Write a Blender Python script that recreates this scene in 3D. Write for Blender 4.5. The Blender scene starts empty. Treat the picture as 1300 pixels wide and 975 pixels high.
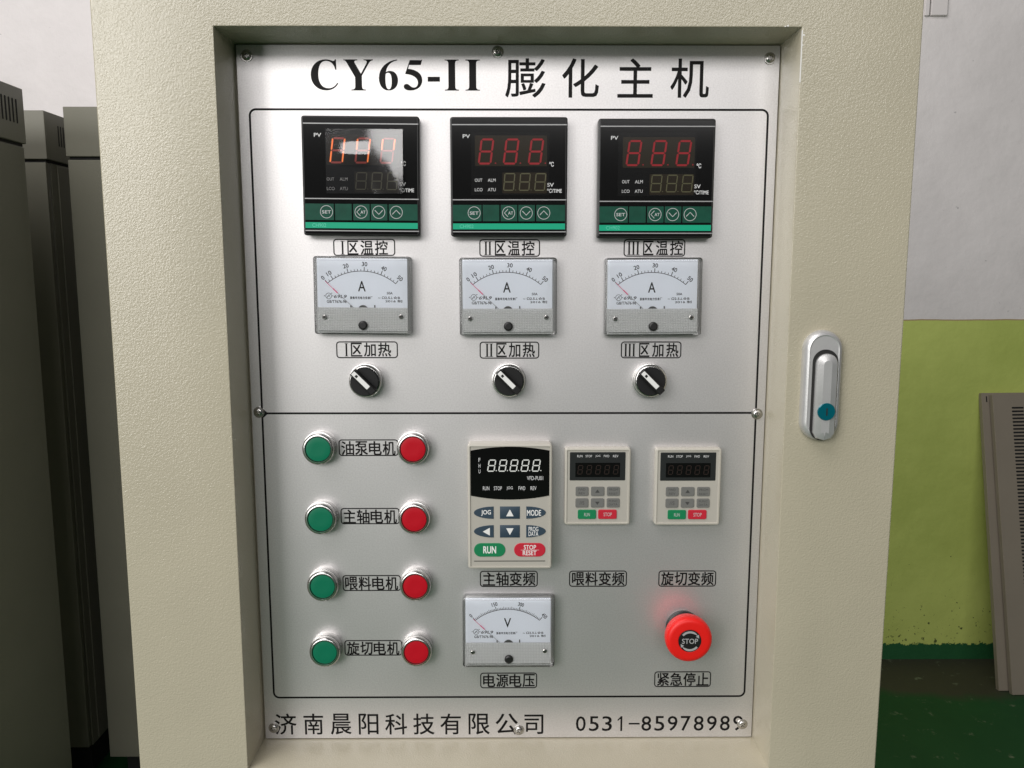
import bpy, bmesh, math, random
from mathutils import Vector, Matrix
from mathutils.geometry import tessellate_polygon
random.seed(7)
S = bpy.context.scene
COL = S.collection
mm = 0.001
EYE = 1.4            # height of the eye above the floor; panel coordinates are millimetres from there

# ------------------------------------------------------------------ camera, world, light, exposure
cam = bpy.data.cameras.new('camera')
cam.sensor_width = 36; cam.lens = 1027 / 1300 * 36; cam.clip_start = 0.02; cam.clip_end = 60
camo = bpy.data.objects.new('camera', cam); COL.objects.link(camo)
camo.location = (-0.00127, -0.707, EYE)
camo.rotation_euler = (math.pi / 2 - 0.1335, 0, -0.0063)
S.camera = camo

W = bpy.data.worlds.new('World'); S.world = W; W.use_nodes = True
W.node_tree.nodes['Background'].inputs[0].default_value = (0.93, 0.96, 1.0, 1)
W.node_tree.nodes['Background'].inputs[1].default_value = 0.075

def area(name, loc, target, sx, sy, power, col):
    l = bpy.data.lights.new(name, 'AREA'); l.shape = 'RECTANGLE'; l.size = sx; l.size_y = sy
    l.energy = power; l.color = col
    o = bpy.data.objects.new(name, l); COL.objects.link(o); o.location = loc
    o.rotation_euler = (Vector(target) - Vector(loc)).to_track_quat('-Z', 'Y').to_euler()
    return o
area('window_light', (-2.75, -3.3, 2.2), (0.0, 0.0, 1.35), 1.9, 2.5, 86, (1.0, 0.985, 0.96))
area('frontal_fill_light', (-0.75, -4.8, 3.2), (0.0, 0.0, 1.35), 5.2, 1.4, 116, (1.0, 0.975, 0.965))  # broad fill added behind the eye to brighten the plate, not a known window
area('overhead_fill_light', (-1.6, -1.2, 4.2), (0.2, 1.6, 1.2), 3.0, 2.0, 85, (1.0, 0.965, 0.97))  # unseen fill added from above to lift the wall and cabinets
S.view_settings.view_transform = 'Standard'; S.view_settings.look = 'None'
S.view_settings.exposure = 0; S.view_settings.gamma = 1

# ------------------------------------------------------------------ materials
def mat(name, col, rough=0.5, metal=0.0, coat=0.0, spec=0.5, bump=None, vary=None, trans=0, emit=None, coat_rough=0.1):
    """bump=(scale, distance_m, detail); vary=(scale, amount) brightness variation in the paint itself"""
    m = bpy.data.materials.new(name); m.use_nodes = True
    nt = m.node_tree; b = nt.nodes['Principled BSDF']
    b.inputs['Base Color'].default_value = (*col, 1); b.inputs['Roughness'].default_value = rough
    b.inputs['Metallic'].default_value = metal; b.inputs['Coat Weight'].default_value = coat
    b.inputs['Coat Roughness'].default_value = coat_rough
    b.inputs['Specular IOR Level'].default_value = spec
    b.inputs['Transmission Weight'].default_value = trans
    if emit: b.inputs['Emission Color'].default_value = (*emit[0], 1); b.inputs['Emission Strength'].default_value = emit[1]
    tc = nt.nodes.new('ShaderNodeTexCoord')
    if bump:
        n = nt.nodes.new('ShaderNodeTexNoise'); n.inputs['Scale'].default_value = bump[0]; n.inputs['Detail'].default_value = bump[2]
        nt.links.new(tc.outputs['Object'], n.inputs['Vector'])
        bp = nt.nodes.new('ShaderNodeBump'); bp.inputs['Strength'].default_value = 1; bp.inputs['Distance'].default_value = bump[1]
        nt.links.new(n.outputs['Fac'], bp.inputs['Height']); nt.links.new(bp.outputs['Normal'], b.inputs['Normal'])
        if coat: nt.links.new(bp.outputs['Normal'], b.inputs['Coat Normal'])
    if vary:
        n = nt.nodes.new('ShaderNodeTexNoise'); n.inputs['Scale'].default_value = vary[0]; n.inputs['Detail'].default_value = 4
        nt.links.new(tc.outputs['Object'], n.inputs['Vector'])
        r = nt.nodes.new('ShaderNodeMapRange'); r.inputs['From Min'].default_value = .3; r.inputs['From Max'].default_value = .7
        r.inputs['To Min'].default_value = 1 - vary[1]; r.inputs['To Max'].default_value = 1 + vary[1]
        nt.links.new(n.outputs['Fac'], r.inputs['Value'])
        h = nt.nodes.new('ShaderNodeHueSaturation'); h.inputs['Color'].default_value = (*col, 1)
        nt.links.new(r.outputs[0], h.inputs['Value']); nt.links.new(h.outputs[0], b.inputs['Base Color'])
    return m

def clear(name, ior=1.45, tint=(1, 1, 1), rough=0.03, haze=0.0, bump=None):
    """thin clear plastic: transparent with a Fresnel reflection and a little milky scatter"""
    m = bpy.data.materials.new(name); m.use_nodes = True
    nt = m.node_tree; nt.nodes.clear(); N = nt.nodes.new; L = nt.links.new
    out = N('ShaderNodeOutputMaterial'); t = N('ShaderNodeBsdfTransparent'); g = N('ShaderNodeBsdfGlossy'); f = N('ShaderNodeFresnel')
    t.inputs['Color'].default_value = (*tint, 1); g.inputs['Roughness'].default_value = rough; f.inputs['IOR'].default_value = ior
    base = t.outputs[0]
    if haze:
        d0 = N('ShaderNodeBsdfDiffuse'); d0.inputs['Color'].default_value = (.93, .93, .92, 1); d1 = N('ShaderNodeBsdfTranslucent'); d1.inputs['Color'].default_value = (.93, .93, .92, 1)
        d = N('ShaderNodeMixShader'); d.inputs[0].default_value = .04; L(d0.outputs[0], d.inputs[1]); L(d1.outputs[0], d.inputs[2])
        mx = N('ShaderNodeMixShader'); mx.inputs[0].default_value = haze
        L(t.outputs[0], mx.inputs[1]); L(d.outputs[0], mx.inputs[2]); base = mx.outputs[0]
    mix = N('ShaderNodeMixShader'); L(f.outputs[0], mix.inputs[0]); L(base, mix.inputs[1]); L(g.outputs[0], mix.inputs[2])
    if bump:
        tc = N('ShaderNodeTexCoord'); n = N('ShaderNodeTexNoise'); n.inputs['Scale'].default_value = bump[0]; n.inputs['Detail'].default_value = 1
        bp = N('ShaderNodeBump'); bp.inputs['Distance'].default_value = bump[1]; bp.inputs['Strength'].default_value = 1
        L(tc.outputs['Object'], n.inputs['Vector']); L(n.outputs['Fac'], bp.inputs['Height'])
        L(bp.outputs['Normal'], g.inputs['Normal']); L(bp.outputs['Normal'], f.inputs['Normal'])
    L(mix.outputs[0], out.inputs['Surface'])
    return m

M = {
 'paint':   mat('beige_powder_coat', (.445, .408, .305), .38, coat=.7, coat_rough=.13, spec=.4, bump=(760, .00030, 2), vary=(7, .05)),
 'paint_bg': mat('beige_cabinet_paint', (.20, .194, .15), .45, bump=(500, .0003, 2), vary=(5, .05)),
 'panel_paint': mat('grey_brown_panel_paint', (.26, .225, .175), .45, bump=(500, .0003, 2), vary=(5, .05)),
 'trunking': mat('white_trunking', (.78, .74, .72), .5),
 'chip_and_glint':    mat('bare_chip_and_edge_glint', (.78, .77, .74), .4),
 'seam':    mat('dark_seam', (.012, .012, .011), .8),
 'slot':    mat('slot_dark', (.008, .008, .008), .9),
 'ink':     mat('black_ink', (.008, .007, .007), .5, spec=.15),
 'steel':   mat('polished_screw', (.50, .49, .47), .25, 1),
 'chrome':  mat('satin_chrome', (.62, .615, .60), .25, 1, bump=(900, .00003, 2)),
 'zinc':    mat('die_cast_zinc', (.62, .615, .61), .38, .55, bump=(700, .00005, 2), vary=(60, .05)),
 'black':   mat('black_plastic', (.012, .012, .012), .38, bump=(1500, .00004, 2)),
 'gloss':   mat('black_glossy_face', (.005, .005, .005), .12, spec=.3),
 'knob':    mat('matt_black_knob', (.010, .010, .010), .5, spec=.3, bump=(900, .00005, 2)),
 'line':    mat('silver_line', (.34, .34, .34), .35, .3),
 'white':   mat('white_print', (.70, .70, .70), .5),
 'dimwhite': mat('grey_print', (.50, .51, .51), .5),
 'dkgreen': mat('dark_green_key_film', (.004, .062, .038), .5, spec=.2, bump=(160, .00012, 1), vary=(130, .14)),
 'ltgreen': mat('bright_green_band', (.0, .36, .20), .4, spec=.3),
 'model':   mat('model_print', (.09, .58, .40), .4),
 'amber':   mat('brown_led_window', (.020, .014, .006), .2, spec=.2),
 'red_led': mat('red_led_segment', (.33, .012, .020), .4, spec=.2, emit=((1, .05, .06), .02)),
 'orange_led': mat('orange_led_segment', (.8, .14, .02), .4, emit=((1, .27, .05), .8)),
 'dimred_led': mat('faint_red_led_segment', (.30, .03, .025), .4, emit=((1, .1, .05), .12)),
 'olive_led': mat('olive_led_segment', (.085, .08, .022), .4),
 'lcd':     mat('pale_lcd_segment', (.62, .63, .60), .4, emit=((.8, .82, .78), .12)),
 'dim_led': mat('dim_led_segment', (.022, .014, .011), .5, spec=.2),
 'dial':    mat('pale_blue_dial_paper', (.86, .89, .96), .6),
 'pink':    mat('pink_needle', (.85, .06, .22), .4),
 'grey_needle': mat('grey_needle', (.28, .28, .28), .4),
 'meter_base': mat('meter_base_plastic', (.80, .80, .78), .45),
 'groove':  mat('grey_groove', (.66, .66, .65), .25),
 'mech':    mat('meter_mechanism', (.07, .07, .07), .4),
 'cover':   clear('clear_acrylic_cover', 1.47, (.98, .99, .99), .02, .02),
 'ribbed':  clear('ribbed_clear_plastic', 1.55, (1, 1, 1), .18, .90),
 'edge':    clear('acrylic_edge', 1.45, (1, 1, 1), .06, .03),
 'film':    clear('protective_film', 1.25, (.98, .98, .98), .08, .005, (45, .0002)),
 'crumple': clear('crumpled_protective_film', 2.1, (.97, .96, .95), .09, .006),
 'kp':      mat('warm_grey_keypad', (.50, .475, .415), .42, bump=(1400, .00003, 2)),
 'kp_face': mat('keypad_membrane', (.43, .41, .36), .5),
 'navy':    mat('slate_blue_key', (.028, .052, .078), .5),
 'g_key':   mat('green_key', (.005, .20, .075), .45),
 'r_key':   mat('red_key', (.52, .015, .035), .45),
 'grey_key': mat('grey_rubber_key', (.155, .155, .145), .55),
 'darkgrey': mat('charcoal_display', (.018, .02, .02), .35),
 'key_print': mat('faded_key_print', (.05, .05, .048), .6),
 'g_cap':   mat('green_button_cap', (.002, .155, .078), .40, spec=.35, bump=(500, .00004, 2)),
 'r_cap':   mat('red_button_cap', (.47, .004, .014), .38, spec=.35, bump=(500, .00004, 2)),
 'estop':   mat('emergency_red', (.76, .012, .009), .42, spec=.4),
 'silver':  mat('silver_print', (.50, .50, .50), .4, .3),
 'insert':  mat('white_insert', (.80, .80, .78), .4),
 'teal':    mat('teal_lock_film', (.0, .13, .17), .25, .3, coat=.5),
}
def plate_material():
    m = mat('silver_panel_film', (.66, .645, .64), .46, .82)
    nt = m.node_tree; b = nt.nodes['Principled BSDF']; N = nt.nodes.new; L = nt.links.new
    tc = N('ShaderNodeTexCoord')
    n = N('ShaderNodeTexNoise'); n.inputs['Scale'].default_value = 750; n.inputs['Detail'].default_value = 3
    L(tc.outputs['Object'], n.inputs['Vector'])
    r = N('ShaderNodeValToRGB'); r.color_ramp.elements[0].position = .25; r.color_ramp.elements[1].position = .8
    r.color_ramp.elements[0].color = (.655, .635, .632, 1); r.color_ramp.elements[1].color = (.775, .76, .755, 1)
    L(n.outputs['Fac'], r.inputs[0]); L(r.outputs[0], b.inputs['Base Color'])
    n2 = N('ShaderNodeTexNoise'); n2.inputs['Scale'].default_value = 7; n2.inputs['Detail'].default_value = 5
    L(tc.outputs['Object'], n2.inputs['Vector'])
    mr = N('ShaderNodeMapRange'); mr.inputs['To Min'].default_value = .39; mr.inputs['To Max'].default_value = .51
    L(n2.outputs['Fac'], mr.inputs['Value']); L(mr.outputs[0], b.inputs['Roughness'])
    bp = N('ShaderNodeBump'); bp.inputs['Distance'].default_value = .00003; L(n.outputs['Fac'], bp.inputs['Height'])
    L(bp.outputs['Normal'], b.inputs['Normal'])
    return m
M['plate'] = plate_material()

def wall_material():
    m = bpy.data.materials.new('painted_wall'); m.use_nodes = True
    nt = m.node_tree; b = nt.nodes['Principled BSDF']; N = nt.nodes.new; L = nt.links.new
    b.inputs['Roughness'].default_value = .6
    tc = N('ShaderNodeTexCoord'); sp = N('ShaderNodeSeparateXYZ'); L(tc.outputs['Object'], sp.inputs[0])
    def noise(scale, detail=4, rough=.5):
        n = N('ShaderNodeTexNoise'); n.inputs['Scale'].default_value = scale; n.inputs['Detail'].default_value = detail
        n.inputs['Roughness'].default_value = rough
        L(tc.outputs['Object'], n.inputs['Vector']); return n.outputs['Fac']
    def ramp(src, stops):
        r = N('ShaderNodeValToRGB'); e = r.color_ramp.elements
        e[0].position, e[0].color = stops[0]; e[1].position, e[1].color = stops[-1]
        for p, c in stops[1:-1]:
            k = e.new(p); k.color = c
        L(src, r.inputs[0]); return r.outputs[0]
    def math_(op, a, bb):
        n = N('ShaderNodeMath'); n.operation = op
        for i, v in enumerate((a, bb)):
            if isinstance(v, (int, float)): n.inputs[i].default_value = v
            else: L(v, n.inputs[i])
        return n.outputs[0]
    def mix(f, a, c):
        n = N('ShaderNodeMix'); n.data_type = 'RGBA'; L(f, n.inputs[0]); L(a, n.inputs[6]); L(c, n.inputs[7]); return n.outputs[2]
    white = ramp(noise(3, 6, .6), [(.35, (.74, .705, .69, 1)), (.65, (.84, .80, .785, 1))])
    specks = ramp(noise(44, 3, .55), [(.735, (0, 0, 0, 1)), (.80, (1, 1, 1, 1))])
    dirt = N('ShaderNodeRGB'); dirt.outputs[0].default_value = (.50, .48, .47, 1)
    white = mix(specks, white, dirt.outputs[0])
    lime = ramp(noise(2.5, 6, .6), [(.35, (.46, .545, .125, 1)), (.65, (.56, .645, .165, 1))])
    # scuffs get denser close to the floor (paint worn and splashed, mask by height)
    sc = noise(62, 3, .62)
    low = N('ShaderNodeMapRange'); low.inputs['From Min'].default_value = .05; low.inputs['From Max'].default_value = .45
    low.inputs['To Min'].default_value = .63; low.inputs['To Max'].default_value = .76; L(sp.outputs['Z'], low.inputs['Value'])
    scm = math_('GREATER_THAN', sc, low.outputs[0])
    dk = N('ShaderNodeRGB'); dk.outputs[0].default_value = (.09, .12, .03, 1)
    lime = mix(scm, lime, dk.outputs[0])
    wob = math_('MULTIPLY', math_('SUBTRACT', noise(52, 5, .7), .5), .05)
    zz = math_('ADD', sp.outputs['Z'], wob)
    skirt = N('ShaderNodeRGB'); skirt.outputs[0].default_value = (.012, .10, .030, 1)
    c = mix(math_('GREATER_THAN', zz, .060), skirt.outputs[0], lime)
    # the white band starts with a brownish pencil edge
    edge = N('ShaderNodeRGB'); edge.outputs[0].default_value = (.42, .30, .16, 1)
    w2 = math_('ADD', sp.outputs['Z'], math_('MULTIPLY', math_('SUBTRACT', noise(9, 2), .5), .006))
    c = mix(math_('GREATER_THAN', w2, 1.2445), c, edge.outputs[0])
    c = mix(math_('GREATER_THAN', w2, 1.2485), c, white)
    L(c, b.inputs['Base Color'])
    bp = N('ShaderNodeBump'); bp.inputs['Distance'].default_value = .004; L(noise(12, 6, .6), bp.inputs['Height']); L(bp.outputs['Normal'], b.inputs['Normal'])
    return m
def floor_material():
    m = bpy.data.materials.new('green_floor_paint'); m.use_nodes = True
    nt = m.node_tree; b = nt.nodes['Principled BSDF']; N = nt.nodes.new; L = nt.links.new
    b.inputs['Roughness'].default_value = .6; b.inputs['Specular IOR Level'].default_value = .3
    tc = N('ShaderNodeTexCoord')
    n = N('ShaderNodeTexNoise'); n.inputs['Scale'].default_value = 2.2; n.inputs['Detail'].default_value = 7; n.inputs['Roughness'].default_value = .6
    L(tc.outputs['Object'], n.inputs['Vector'])
    sp = N('ShaderNodeSeparateXYZ'); L(tc.outputs['Object'], sp.inputs[0])
    # a dusty strip where the floor meets the wall, with a ragged edge
    r = N('ShaderNodeMapRange'); r.inputs['From Min'].default_value = 1.86; r.inputs['From Max'].default_value = 1.93
    ad = N('ShaderNodeMath'); ad.operation = 'MULTIPLY_ADD'; ad.inputs[1].default_value = .35; L(n.outputs['Fac'], ad.inputs[0]); 
    sb = N('ShaderNodeMath'); sb.operation = 'SUBTRACT'; sb.inputs[1].default_value = .14; L(sp.outputs['Y'], sb.inputs[0]); L(sb.outputs[0], ad.inputs[2])
    L(ad.outputs[0], r.inputs['Value'])
    g = N('ShaderNodeValToRGB'); g.color_ramp.elements[0].position = .35; g.color_ramp.elements[1].position = .7
    g.color_ramp.elements[0].color = (.007, .060, .016, 1); g.color_ramp.elements[1].color = (.013, .080, .022, 1)
    L(n.outputs['Fac'], g.inputs[0])
    mx = N('ShaderNodeMix'); mx.data_type = 'RGBA'; mx.inputs[7].default_value = (.048, .048, .030, 1)
    L(r.outputs[0], mx.inputs[0]); L(g.outputs[0], mx.inputs[6])
    n3 = N('ShaderNodeTexNoise'); n3.inputs['Scale'].default_value = 17; n3.inputs['Detail'].default_value = 5; n3.inputs['Roughness'].default_value = .7
    L(tc.outputs['Object'], n3.inputs['Vector'])
    r3 = N('ShaderNodeMapRange'); r3.inputs['From Min'].default_value = .61; r3.inputs['From Max'].default_value = .72; L(n3.outputs['Fac'], r3.inputs['Value'])
    m3 = N('ShaderNodeMix'); m3.data_type = 'RGBA'; m3.inputs[7].default_value = (.16, .19, .12, 1)
    L(r3.outputs[0], m3.inputs[0]); L(mx.outputs[2], m3.inputs[6]); L(m3.outputs[2], b.inputs['Base Color'])
    return m
M['wall'] = wall_material(); M['floor'] = floor_material()

# ------------------------------------------------------------------ mesh helpers (local millimetres: x right, y away from the viewer, z up)
class MB:
    def __init__(s): s.v = []; s.f = []
    def add(s, vs, fs):
        o = len(s.v); s.v += [tuple(v) for v in vs]; s.f += [tuple(i + o for i in f) for f in fs]; return s
    def box(s, x0, x1, y0, y1, z0, z1):
        vs = [(x, y, z) for x in (x0, x1) for y in (y0, y1) for z in (z0, z1)]
        return s.add(vs, [(0, 1, 3, 2), (4, 6, 7, 5), (0, 4, 5, 1), (2, 3, 7, 6), (0, 2, 6, 4), (1, 5, 7, 3)])
    def quad(s, x0, x1, z0, z1, y):
        return s.add([(x0, y, z0), (x1, y, z0), (x1, y, z1), (x0, y, z1)], [(0, 1, 2, 3)])
    def rings(s, rings, cap0=False, cap1=False, closed=False):
        n = len(rings[0]); vs = [v for r in rings for v in r]; fs = []
        R = len(rings)
        for k in range(R if closed else R - 1):
            a, b = k * n, ((k + 1) % R) * n
            for i in range(n): j = (i + 1) % n; fs.append((a + i, a + j, b + j, b + i))
        if cap0: fs.append(tuple(range(n - 1, -1, -1)))
        if cap1: fs.append(tuple((R - 1) * n + i for i in range(n)))
        return s.add(vs, fs)
    def prism(s, outline, profile, cap0=True, cap1=True, closed=False):
        """outline(inset) -> [(x,z)...]; profile = [(inset, y)...] from the back to the front"""
        return s.rings([[(x, y, z) for x, z in outline(i)] for i, y in profile], cap0, cap1, closed)
    def lathe(s, prof, cx=0, cz=0, n=48, cap=True):
        return s.rings([[(cx + r * math.cos(2 * math.pi * k / n), y, cz + r * math.sin(2 * math.pi * k / n)) for k in range(n)] for r, y in prof], cap, cap)
    def poly(s, pts, y, holes=()):
        loops = [[Vector((x, z, 0)) for x, z in p] for p in [pts, *holes]]
        flat = [(p.x, y, p.y) for l in loops for p in l]
        tr = tessellate_polygon(loops)
        return s.add(flat, tr)
    def slab(s, pts, y0, y1):
        """a convex outline given thickness"""
        n = len(pts)
        return s.rings([[(x, y0, z) for x, z in pts], [(x, y1, z) for x, z in pts]], True, True)
    def stroke(s, pts, w, y, closed=False):
        n = len(pts); L_, R_ = [], []
        for i, (x, z) in enumerate(pts):
            if closed: a, b = pts[i - 1], pts[(i + 1) % n]
            else: a, b = pts[max(i - 1, 0)], pts[min(i + 1, n - 1)]
            dx, dz = b[0] - a[0], b[1] - a[1]; l = math.hypot(dx, dz) or 1
            nx, nz = -dz / l * w / 2, dx / l * w / 2
            L_.append((x + nx, y, z + nz)); R_.append((x - nx, y, z - nz))
        fs = [(i, (i + 1) % n, n + (i + 1) % n, n + i) for i in range(n if closed else n - 1)]
        return s.add(L_ + R_, fs)
    def build(s, name, m, parent=None, smooth=35, loc=None, kind=None, label=None, tf=None):
        me = bpy.data.meshes.new(name)
        me.from_pydata([((tf @ Vector(v)) if tf else Vector(v)) * mm for v in s.v], [], s.f)
        bm = bmesh.new(); bm.from_mesh(me); bmesh.ops.recalc_face_normals(bm, faces=bm.faces)
        bm.to_mesh(me); bm.free()
        me.materials.append(M[m])
        if smooth:
            me.shade_smooth()
            me.set_sharp_from_angle(angle=math.radians(smooth))
            for p_ in me.polygons:
                if len(p_.vertices) > 4: p_.use_smooth = False
        o = bpy.data.objects.new(name, me); COL.objects.link(o)
        if parent: o.parent = parent
        if loc: o.location = loc
        if kind: o['kind'] = kind
        if label: o['label'] = label
        return o

def rrect(w, h, r, n=6, cx=0, cz=0):
    def f(i=0):
        W2, H2, rr = w / 2 - i, h / 2 - i, max(r - i, .05); out = []
        for k, (sx, sz) in enumerate(((1, 1), (-1, 1), (-1, -1), (1, -1))):
            for j in range(n + 1):
                a = math.radians(90 * k + 90 * j / n)
                out.append((cx + sx * (W2 - rr) + rr * math.cos(a), cz + sz * (H2 - rr) + rr * math.sin(a)))
        return out
    return f
def circ(r, cx=0, cz=0, n=40):
    return lambda i=0: [(cx + (r - i) * math.cos(2 * math.pi * k / n), cz + (r - i) * math.sin(2 * math.pi * k / n)) for k in range(n)]
def P(x, z, y=0): return (x * mm, y * mm, EYE + z * mm)
def box2(x0, x1, z0, z1, r=1): return rrect(x1 - x0, z1 - z0, r, 4, (x0 + x1) / 2, (z0 + z1) / 2)

# ------------------------------------------------------------------ lettering: outlines of the built-in font fitted to a box, and hand-drawn serif capitals
_cache = {}
def glyphs(body, weight=0.0, gap=1.0):
    k = (body, weight, gap)
    if k not in _cache:
        cu = bpy.data.curves.new('lettering', 'FONT'); cu.body = body; cu.offset = weight; cu.resolution_u = 3; cu.space_character = gap
        o = bpy.data.objects.new('lettering', cu); COL.objects.link(o)
        dg = bpy.context.evaluated_depsgraph_get(); me = o.evaluated_get(dg).to_mesh()
        vs = [(v.co.x, v.co.y) for v in me.vertices]; fs = [tuple(p.vertices) for p in me.polygons]
        o.evaluated_get(dg).to_mesh_clear(); bpy.data.objects.remove(o); bpy.data.curves.remove(cu)
        if not vs: vs = [(0, 0), (1, 0), (1, 1)]; fs = []
        x0 = min(v[0] for v in vs); x1 = max(v[0] for v in vs); y0 = min(v[1] for v in vs); y1 = max(v[1] for v in vs)
        _cache[k] = ([((x - x0) / (x1 - x0 or 1), (y - y0) / (y1 - y0 or 1)) for x, y in vs], fs)
    return _cache[k]
def text(mb, body, x0, x1, z0, z1, y, weight=0.0, shear=0.0, rot=0.0, gap=1.0):
    vs, fs = glyphs(body, 0, gap); cx, cz = (x0 + x1) / 2, (z0 + z1) / 2; c, s_ = math.cos(rot), math.sin(rot)
    d = max(weight, 0) * (z1 - z0) * .8          # heavier strokes: the outline laid down again a hair to each side
    for n, (ox, oz) in enumerate([(0, 0)] if not d else [(-d, -d), (d, -d), (d, d), (-d, d)]):
        out = []
        for u, v in vs:
            X = x0 + d + u * (x1 - x0 - 2 * d) + (v - .5) * shear * (z1 - z0) - cx + ox; Z = z0 + d + v * (z1 - z0 - 2 * d) - cz + oz
            out.append((cx + X * c - Z * s_, y - .003 * n, cz + X * s_ + Z * c))
        mb.add(out, fs)
def chars(mb, body, x0, x1, z0, z1, y, weight=0.0, fill=.92):
    n = len(body); p = (x1 - x0 + (1 - fill) * (x1 - x0) / n) / n
    for i, ch in enumerate(body): text(mb, ch, x0 + i * p, x0 + i * p + p * fill, z0, z1, y, weight)
SERIF = {
 'C': ['M 648 691 L 622 691 C 615 668 602 654 583 654 C 550 654 505 691 398 691 C 180 691 28 540 28 335 C 28 130 175 -19 395 -19 C 525 -19 625 38 690 140 L 668 158 C 610 75 545 32 455 32 C 300 32 212 140 212 340 C 212 545 285 655 400 655 C 515 655 600 590 625 455 L 652 455 Z'],
 'Y': ['M 20 676 L 345 676 L 345 657 C 292 652 275 645 275 625 C 275 612 282 600 290 585 L 420 365 L 535 560 C 555 592 560 605 560 622 C 560 645 540 655 488 657 L 488 676 L 705 676 L 705 657 C 660 650 635 635 600 580 L 440 318 L 440 110 C 440 40 450 22 530 19 L 530 0 L 190 0 L 190 19 C 270 22 283 40 283 110 L 283 290 L 110 580 C 78 640 62 652 20 657 Z'],
 '6': ['M 462 688 C 230 665 28 500 28 270 C 28 90 120 -13 255 -13 C 385 -13 475 85 475 220 C 475 345 400 430 290 430 C 255 430 225 422 195 402 C 215 540 310 640 465 668 Z', 'M 190 365 C 203 378 225 388 246 388 C 303 388 326 320 326 200 C 326 75 303 15 256 15 C 206 15 180 90 180 240 C 180 290 184 330 190 365 Z'],
 '5': ['M 168 676 L 425 676 L 455 690 L 420 565 L 152 565 L 128 480 C 300 465 450 385 450 225 C 450 85 340 -13 170 -13 C 85 -13 22 25 22 75 C 22 112 50 138 88 138 C 155 138 175 55 255 55 C 312 55 350 100 350 165 C 350 280 235 350 58 362 Z'],
 'I': ['M 20 676 L 370 676 L 370 657 C 295 654 280 640 280 570 L 280 106 C 280 36 295 22 370 19 L 370 0 L 20 0 L 20 19 C 95 22 110 36 110 106 L 110 570 C 110 640 95 654 20 657 Z'],
 '-': ['M 30 170 L 300 170 L 300 275 L 30 275 Z'],
}
def serif(mb, ch, x0, x1, z0, z1, y):
    loops = []
    for path in SERIF[ch]:
        t = path.split(); i = 0; pts = []
        while i < len(t):
            c = t[i]
            if c in 'ML': pts.append((float(t[i + 1]), float(t[i + 2]))); i += 3
            elif c == 'C':
                a = pts[-1]; b, c2, d = [(float(t[i + 1 + 2 * k]), float(t[i + 2 + 2 * k])) for k in range(3)]
                for k in range(1, 9):
                    u = k / 8; w = 1 - u
                    pts.append(tuple(w**3 * a[q] + 3 * w * w * u * b[q] + 3 * w * u * u * c2[q] + u**3 * d[q] for q in (0, 1)))
                i += 7
            else: i += 1
        loops.append(pts)
    X = [p[0] for p in loops[0]]; Z = [p[1] for p in loops[0]]
    a, b, c, d = min(X), max(X), min(Z), max(Z)
    fit = lambda l: [(x0 + (p[0] - a) / (b - a) * (x1 - x0), z0 + (p[1] - c) / (d - c) * (z1 - z0)) for p in l]
    mb.poly(fit(loops[0]), y, [fit(l) for l in loops[1:]])
def roman(mb, n, x0, x1, z0, z1, y):
    p = (x1 - x0) / n
    for k in range(n):
        a, b = x0 + k * p, x0 + (k + 1) * p - (.25 if n > 1 else 0); c = (a + b) / 2; w = .72
        mb.quad(c - w, c + w, z0, z1, y); mb.quad(a, b, z0, z0 + .42, y - .01); mb.quad(a, b, z1 - .42, z1, y - .01)
SEG = {'8': 'abcdefg', '0': 'abcdef', '9': 'abcdfg', '7': 'abc', '1': 'bc'}
def seven(mb, x0, x1, z0, z1, y, t, sl=.1, which='abcdefg'):
    w, h = x1 - x0 - sl * (z1 - z0), z1 - z0; g = t * .16; H = h / 2
    def sh(pts): mb.poly([(x0 + x + sl * z, z0 + z) for x, z in pts], y)
    hor = lambda zc: [(g + t * .5, zc), (g + t, zc + t / 2), (w - g - t, zc + t / 2), (w - g - t * .5, zc), (w - g - t, zc - t / 2), (g + t, zc - t / 2)]
    ver = lambda xc, za, zb: [(xc, za + g + t * .1), (xc + t / 2, za + g + t * .6), (xc + t / 2, zb - g - t * .6), (xc, zb - g - t * .1), (xc - t / 2, zb - g - t * .6), (xc - t / 2, za + g + t * .6)]
    D = {'a': hor(h - t / 2), 'g': hor(H), 'd': hor(t / 2), 'b': ver(w - t / 2, H, h - t / 2), 'c': ver(w - t / 2, t / 2, H), 'e': ver(t / 2, t / 2, H), 'f': ver(t / 2, H, h - t / 2)}
    for k in which: sh(D[k])

# ------------------------------------------------------------------ things and copies
def thing(name, label, cat, loc=(0, 0, 0), group=None):
    o = bpy.data.objects.new(name, None); COL.objects.link(o); o.location = loc; o.empty_display_size = .05
    o['label'] = label; o['category'] = cat
    if group: o['group'] = group
    return o
def copy_tree(o, parent=None, loc=None, label=None):
    c = o.copy(); COL.objects.link(c)
    if parent: c.parent = parent
    if loc: c.location = loc
    if label: c['label'] = label
    for ch in [x for x in bpy.data.objects if x.parent == o and x != c]:
        copy_tree(ch, c)
    return c

# ================================================================== the setting: wall and floor
w = MB(); w.box(-5000, 5000, 2100, 2300, 0, 3400); w.build('wall', 'wall', None, 0, kind='structure')
f = MB(); f.add([(-8000, -9000, 0), (8000, -9000, 0), (8000, 2200, 0), (-8000, 2200, 0)], [(0, 1, 2, 3)])
f.build('floor', 'floor', None, 0, kind='structure')

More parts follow.
